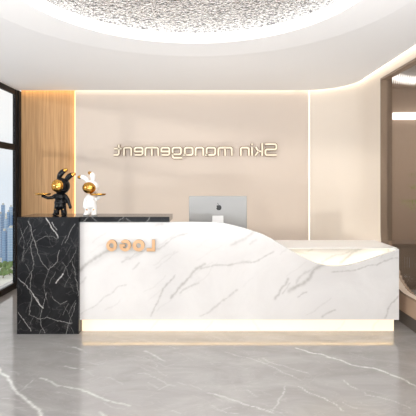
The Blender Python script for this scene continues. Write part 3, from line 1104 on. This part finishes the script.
def rabbit(label, feet, mat, body_parts, head, visor, ears, tray, studs, tilt):
    fx_, fy_ = feet
    base = rp(fx_, fy_)
    t = thing('rabbit_figurine', label, 'figurine', (base.x, RY, KZ), 'rabbit figurines on the black ledge')
    dz = KZ - base.z                           # set the soles exactly on the marble
    up = Vector((0, 0, dz))
    bm = bmesh.new()
    for kind, a in body_parts:
        if kind == 'tube':
            pts, rad = a
            add_tube(bm, [rp(*p) + up for p in pts], [r_(q) for q in rad], 16)
        else:
            c, rx, ry, rz = a
            add_ball(bm, rp(*c) + up, r_(rx), r_(ry), r_(rz))
    # flat soles
    for v in bm.verts:
        v.co.z = max(v.co.z, KZ + 0.0005)
    b = obj('body', bm, mat, t, True)
    remesh(b, 0.006, 3)
    c, rad = head
    bm = bmesh.new()
    add_ball(bm, rp(*c) + up, r_(rad), r_(rad * 0.95), r_(rad * 0.97), seg=36, rings=22)
    obj('helmet', bm, mat, t, True)
    c, rx, ry, rz = visor
    bm = bmesh.new()
    add_ball(bm, rp(*c) + up, r_(rx), r_(ry), r_(rz), Matrix.Rotation(tilt, 4, 'Y'), 36, 22)
    obj('visor', bm, M['gold'], t, True)
    for pts, rad in ears:
        path = smooth_path([rp(*p) + up for p in pts], 6)
        n = len(path)
        def ear_r(s):
            return r_(rad) * (0.62 + 0.48 * math.sin(PI * min(1.0, s * 0.9 + 0.05)))
        k = int(n * 0.80)
        bm = bmesh.new()
        add_tube(bm, path[:k + 1], [ear_r(i / (n - 1)) for i in range(k + 1)], 16)
        e = obj('ear', bm, mat, t, True)
        bm = bmesh.new()
        add_tube(bm, path[k:], [ear_r(i / (n - 1)) * 1.04 for i in range(k, n)], 16)
        obj('ear_tip', bm, M['gold'], e, True)
    c, rx, ry = tray
    bm = bmesh.new()
    prof = [(0.0, -0.010), (0.80, -0.010), (0.95, -0.004), (1.0, 0.008), (0.97, 0.0095), (0.90, 0.002), (0.78, -0.003), (0.0, -0.003)]
    rings = []
    cc = rp(*c) + up
    for k in range(40):
        a = 2 * PI * k / 40
        rings.append([bm.verts.new(cc + Vector((r_(rx) * q * math.cos(a), r_(ry) * q * math.sin(a), z))) for q, z in prof[1:-1]])
    for i in range(40):
        a, b2 = rings[i], rings[(i + 1) % 40]
        for k in range(len(a) - 1):
            bm.faces.new((a[k], a[k + 1], b2[k + 1], b2[k]))
    bm.faces.new([q[0] for q in rings][::-1])
    bm.faces.new([q[-1] for q in rings])
    bmesh.ops.recalc_face_normals(bm, faces=bm.faces)
    obj('tray', bm, M['gold'], t, True)
    for c, rad in studs:
        bm = bmesh.new()
        add_ball(bm, rp(*c) + up, r_(rad), r_(rad * 0.55), r_(rad), seg=18, rings=10)
        obj('knee_stud', bm, M['gold'], t, True)
    return t

# black one, tray held out to the left
rabbit('glossy black rabbit figurine with gold visor holding a gold tray to the left', (60, 215.8), M['black_gloss'],
       [('ball', ((60.3, 197.2), 6.0, 5.0, 4.8)), ('ball', ((60.3, 203.0), 6.0, 5.0, 4.8)), ('ball', ((60.3, 206.4), 5.9, 5.0, 3.4)),
        ('tube', ([(57.6, 206, 0), (56.9, 210, -0.004), (56.5, 213.6, 0)], [3.2, 2.8, 2.9])), ('ball', ((55.8, 214.6, -0.012), 2.9, 4.2, 1.9)),
        ('tube', ([(63.2, 206, 0), (63.8, 210, -0.004), (64.2, 213.6, 0)], [3.2, 2.8, 2.9])), ('ball', ((64.6, 214.6, -0.012), 2.9, 4.2, 1.9)),
        ('tube', ([(55.6, 195.6, 0), (52.5, 197.8, -0.01), (49.0, 198.2, -0.035), (45.6, 196.6, -0.045)], [1.9, 1.9, 1.6, 1.5])), ('ball', ((44.6, 196.3, -0.047), 1.8, 1.8, 1.3)),
        ('tube', ([(65.0, 195.8, 0), (67.6, 199.5, 0), (69.2, 203.5, -0.006), (70.4, 206.5, -0.012)], [2.0, 2.0, 1.7, 1.5])), ('ball', ((70.6, 207.4, -0.013), 1.7, 1.7, 1.8))],
       ((61.4, 186.2), 8.5), ((59.4, 186.0, -0.048), 6.7, 5.6, 6.5),
       [([(58.6, 179.6), (60.0, 175.6), (62.6, 172.2), (66.2, 170.2)], 2.5), ([(66.0, 180.8), (68.0, 178.0), (70.4, 175.8), (74.0, 174.4)], 2.5)],
       ((44.4, 194.3, -0.045), 8.2, 6.0), [((56.6, 209.6, -0.026), 1.1), ((63.9, 209.6, -0.026), 1.1)], -0.15)
# white one, tray held out to the right
rabbit('glossy white rabbit figurine with gold visor holding a gold tray to the right', (90, 216.0), M['white_gloss'],
       [('ball', ((91.6, 197.6), 5.5, 4.8, 4.6)), ('ball', ((91.2, 203.0), 5.7, 4.8, 4.8)), ('ball', ((91.0, 206.4), 5.8, 4.8, 3.4)),
        ('tube', ([(88.2, 206, 0), (87.6, 210, -0.004), (87.2, 213.8, 0)], [3.1, 2.8, 2.9])), ('ball', ((86.6, 214.8, -0.012), 3.2, 4.2, 1.9)),
        ('tube', ([(93.8, 206, 0), (94.2, 210, -0.004), (94.4, 213.8, 0)], [3.1, 2.8, 2.9])), ('ball', ((94.6, 214.8, -0.012), 3.0, 4.2, 1.9)),
        ('tube', ([(95.6, 197.0, 0), (97.6, 199.4, -0.012), (99.4, 198.4, -0.04), (100.4, 196.8, -0.052)], [1.9, 1.8, 1.6, 1.5])), ('ball', ((100.8, 196.6, -0.054), 1.7, 1.7, 1.1)),
        ('tube', ([(87.6, 197.0, 0), (85.8, 200.2, 0), (84.8, 203.8, -0.006), (84.6, 206.4, -0.012)], [1.9, 1.9, 1.6, 1.4])), ('ball', ((84.6, 207.2, -0.013), 1.6, 1.6, 1.7))],
       ((91.4, 187.6), 7.4), ((90.3, 188.3, -0.046), 6.6, 5.4, 5.8),
       [([(87.4, 181.6), (85.6, 179.0), (83.0, 177.6), (79.0, 177.6)], 2.4), ([(92.6, 180.8), (93.0, 177.6), (91.9, 175.2), (89.6, 173.4)], 2.4)],
       ((99.2, 194.8, -0.052), 8.0, 6.0), [((87.6, 210.0, -0.028), 1.0), ((94.3, 210.0, -0.028), 1.0)], 0.1)

# ------------------------------------------------------------------ plant in the side room
pl = thing('potted_plant', 'leafy green plant behind the fluted glass on the right', 'plant', (3.08, 5.75, 0))
bm = bmesh.new()
prof = [(0.0, 0.0), (0.13, 0.0), (0.17, 0.40), (0.155, 0.40), (0.15, 0.36), (0.0, 0.36)]
rings = []
for k in range(32):
    a = 2 * PI * k / 32
    rings.append([bm.verts.new((3.08 + r * math.cos(a), 5.75 + r * math.sin(a), z)) for r, z in prof[1:-1]])
for i in range(32):
    a, b = rings[i], rings[(i + 1) % 32]
    for k in range(len(a) - 1):
        bm.faces.new((a[k], a[k + 1], b[k + 1], b[k]))
bm.faces.new([q[0] for q in rings][::-1])
obj('pot', bm, M['pot'], pl, True)
bm = bmesh.new()
bmesh.ops.create_circle(bm, cap_ends=True, segments=32, radius=0.15, matrix=Matrix.Translation((3.08, 5.75, 0.362)))
obj('soil', bm, M['soil'], pl)
tips = [(2.70, 5.75, 1.27), (2.83, 5.72, 1.48), (2.84, 5.80, 1.18), (2.95, 5.9, 1.62), (3.2, 5.7, 1.5), (3.25, 5.85, 1.25)]
bm_l = bmesh.new()
bm_s = bmesh.new()
for tx, ty, tz in tips:
    p = smooth_path([(3.08, 5.75, 0.36), (3.06, 5.75, 0.85), ((tx + 3.05) / 2, (ty + 5.75) / 2, tz - 0.10), (tx, ty, tz)], 6)
    add_tube(bm_s, p, [0.009 - 0.006 * i / (len(p) - 1) for i in range(len(p))], 8)
    for k in range(9):
        c = Vector((tx, ty, tz)) + Vector((random.gauss(0, 0.045), random.gauss(0, 0.03), random.gauss(0.0, 0.022)))
        d = Vector((random.gauss(0, 1), random.gauss(0, 0.5), random.gauss(-0.25, 0.4))).normalized()
        s = d.cross(Vector((0, 0, 1))).normalized() * 0.016
        ln = random.uniform(0.05, 0.085)
        rows_ = []
        for j in range(6):
            q = j / 5
            wv = math.sin(PI * (0.05 + 0.93 * q)) ** 0.8
            cc = c + d * ln * q + Vector((0, 0, -0.02 * q * q))
            rows_.append([bm_l.verts.new(cc - s * wv), bm_l.verts.new(cc + Vector((0, 0, -0.004 * wv))), bm_l.verts.new(cc + s * wv)])
        for a, b in zip(rows_[:-1], rows_[1:]):
            for i in range(2):
                bm_l.faces.new((a[i], a[i + 1], b[i + 1], b[i]))
obj('stem', bm_s, M['stem'], pl, True)
lf = obj('foliage', bm_l, M['leaf'], pl, True)

# ------------------------------------------------------------------ the city below the window
def facade(name, c0, c1, sx, sz):
    m, n, l, b = nodes(name)
    t = n.new('ShaderNodeTexCoord')
    mp = n.new('ShaderNodeMapping')
    mp.inputs['Rotation'].default_value = (PI / 2, 0, 0)
    br = n.new('ShaderNodeTexBrick')
    br.offset = 0.0
    br.inputs['Color1'].default_value = (*c0, 1)
    br.inputs['Color2'].default_value = (*[c * 0.9 for c in c0], 1)
    br.inputs['Mortar'].default_value = (*c1, 1)
    br.inputs['Scale'].default_value = 1.0
    br.inputs['Mortar Size'].default_value = 0.28
    br.inputs['Brick Width'].default_value = sx
    br.inputs['Row Height'].default_value = sz
    l.new(t.outputs['Object'], mp.inputs[0])
    l.new(mp.outputs[0], br.inputs['Vector'])
    l.new(br.outputs['Color'], b.inputs['Base Color'])
    b.inputs['Roughness'].default_value = 0.5
    return m
FB = facade('hazy_blue_glass', (0.15, 0.28, 0.48), (0.30, 0.44, 0.62), 1.9, 3.2)  # distance haze mixed into the blue of the glass facades
FC = facade('hazy_pale_blue', (0.24, 0.38, 0.57), (0.42, 0.54, 0.68), 2.3, 3.4)
GZ = -106.0
bm = box(-900, -120, 250, 1500, GZ - 1, GZ)
M['ground'] = plain('hazy_ground', (0.62, 0.62, 0.57), 0.9, noise=0.25, scale=0.02)
struct(obj('ground', bm, M['ground']))
cityd = 600.0
towers = [(-4, 1.0, 214, 620, FC, 'pale blue tower at the left edge of the window'),
          (1.0, 3.6, 205, 640, FB, 'slim pale tower rising highest in the window view'),
          (3.9, 6.6, 219, 600, FC, 'short pale blue block right of the tallest tower'),
          (6.9, 9.0, 212, 610, FB, 'blue tower in the middle of the skyline outside'),
          (9.2, 11.4, 207, 630, FC, 'blue tower second from the window post'),
          (11.6, 14.5, 215, 615, FB, 'blue tower nearest the black window post'),
          (1.8, 5.4, 231, 575, FB, 'low wide blue block in front of the tallest tower'),
          (7.4, 12.6, 228, 570, FC, 'low pale block in front of the two right towers')]
for a, b, top, y, m, lab in towers:
    xa, xb = (a - CX) * y / F, (b - CX) * y / F
    zt = EYE - (top - CY) * y / F
    t = thing('office_tower', lab, 'building', ((xa + xb) / 2, y, GZ), 'city towers outside the window')
    obj('tower_body', box(xa, xb, y, y + (xb - xa) * 1.3, GZ, zt), m, t)
    obj('roof_block', box(xa + (xb - xa) * 0.3, xb - (xb - xa) * 0.25, y + 0.5, y + (xb - xa), zt, zt + 2.6), M['ground'], t)
M['tree'] = plain('hazy_foliage', (0.17, 0.26, 0.10), 0.9, noise=0.4, scale=0.15)
k = 0
tree_l = ['round green tree at the left edge of the window view', 'green tree below the tallest tower outside the window', 'green tree beside the pale road outside the window', 'small green tree nearest the foot of the window post', 'broad green tree lowest in the window view', 'green tree beneath the middle blue tower']
for px, py, y, rad in ((-0.5, 270, 560, 3.6), (4.6, 265.5, 575, 2.6), (8.2, 270, 555, 4.2), (12.0, 268, 565, 3.4), (3.2, 278, 500, 4.4), (9.9, 275, 590, 3.0)):
    x = (px - CX) * y / F
    y2 = (EYE - GZ) * F / (py - CY)
    x = (px - CX) * y2 / F
    t = thing('street_tree', tree_l[k], 'tree', (x, y2, GZ), 'trees outside the window')
    bm = bmesh.new()
    add_tube(bm, [(x, y2, GZ), (x, y2, GZ + rad * 1.2)], [0.5, 0.35], 8)
    obj('trunk', bm, M['stem'], t)
    bm = bmesh.new()
    for _ in range(9):
        add_ball(bm, Vector((x, y2, GZ + rad * 1.5)) + Vector((random.gauss(0, 0.45), random.gauss(0, 0.45), random.gauss(0, 0.3))) * rad, rad * random.uniform(0.45, 0.7), seg=12, rings=8)
    obj('crown', bm, M['tree'], t, True)
    k += 1
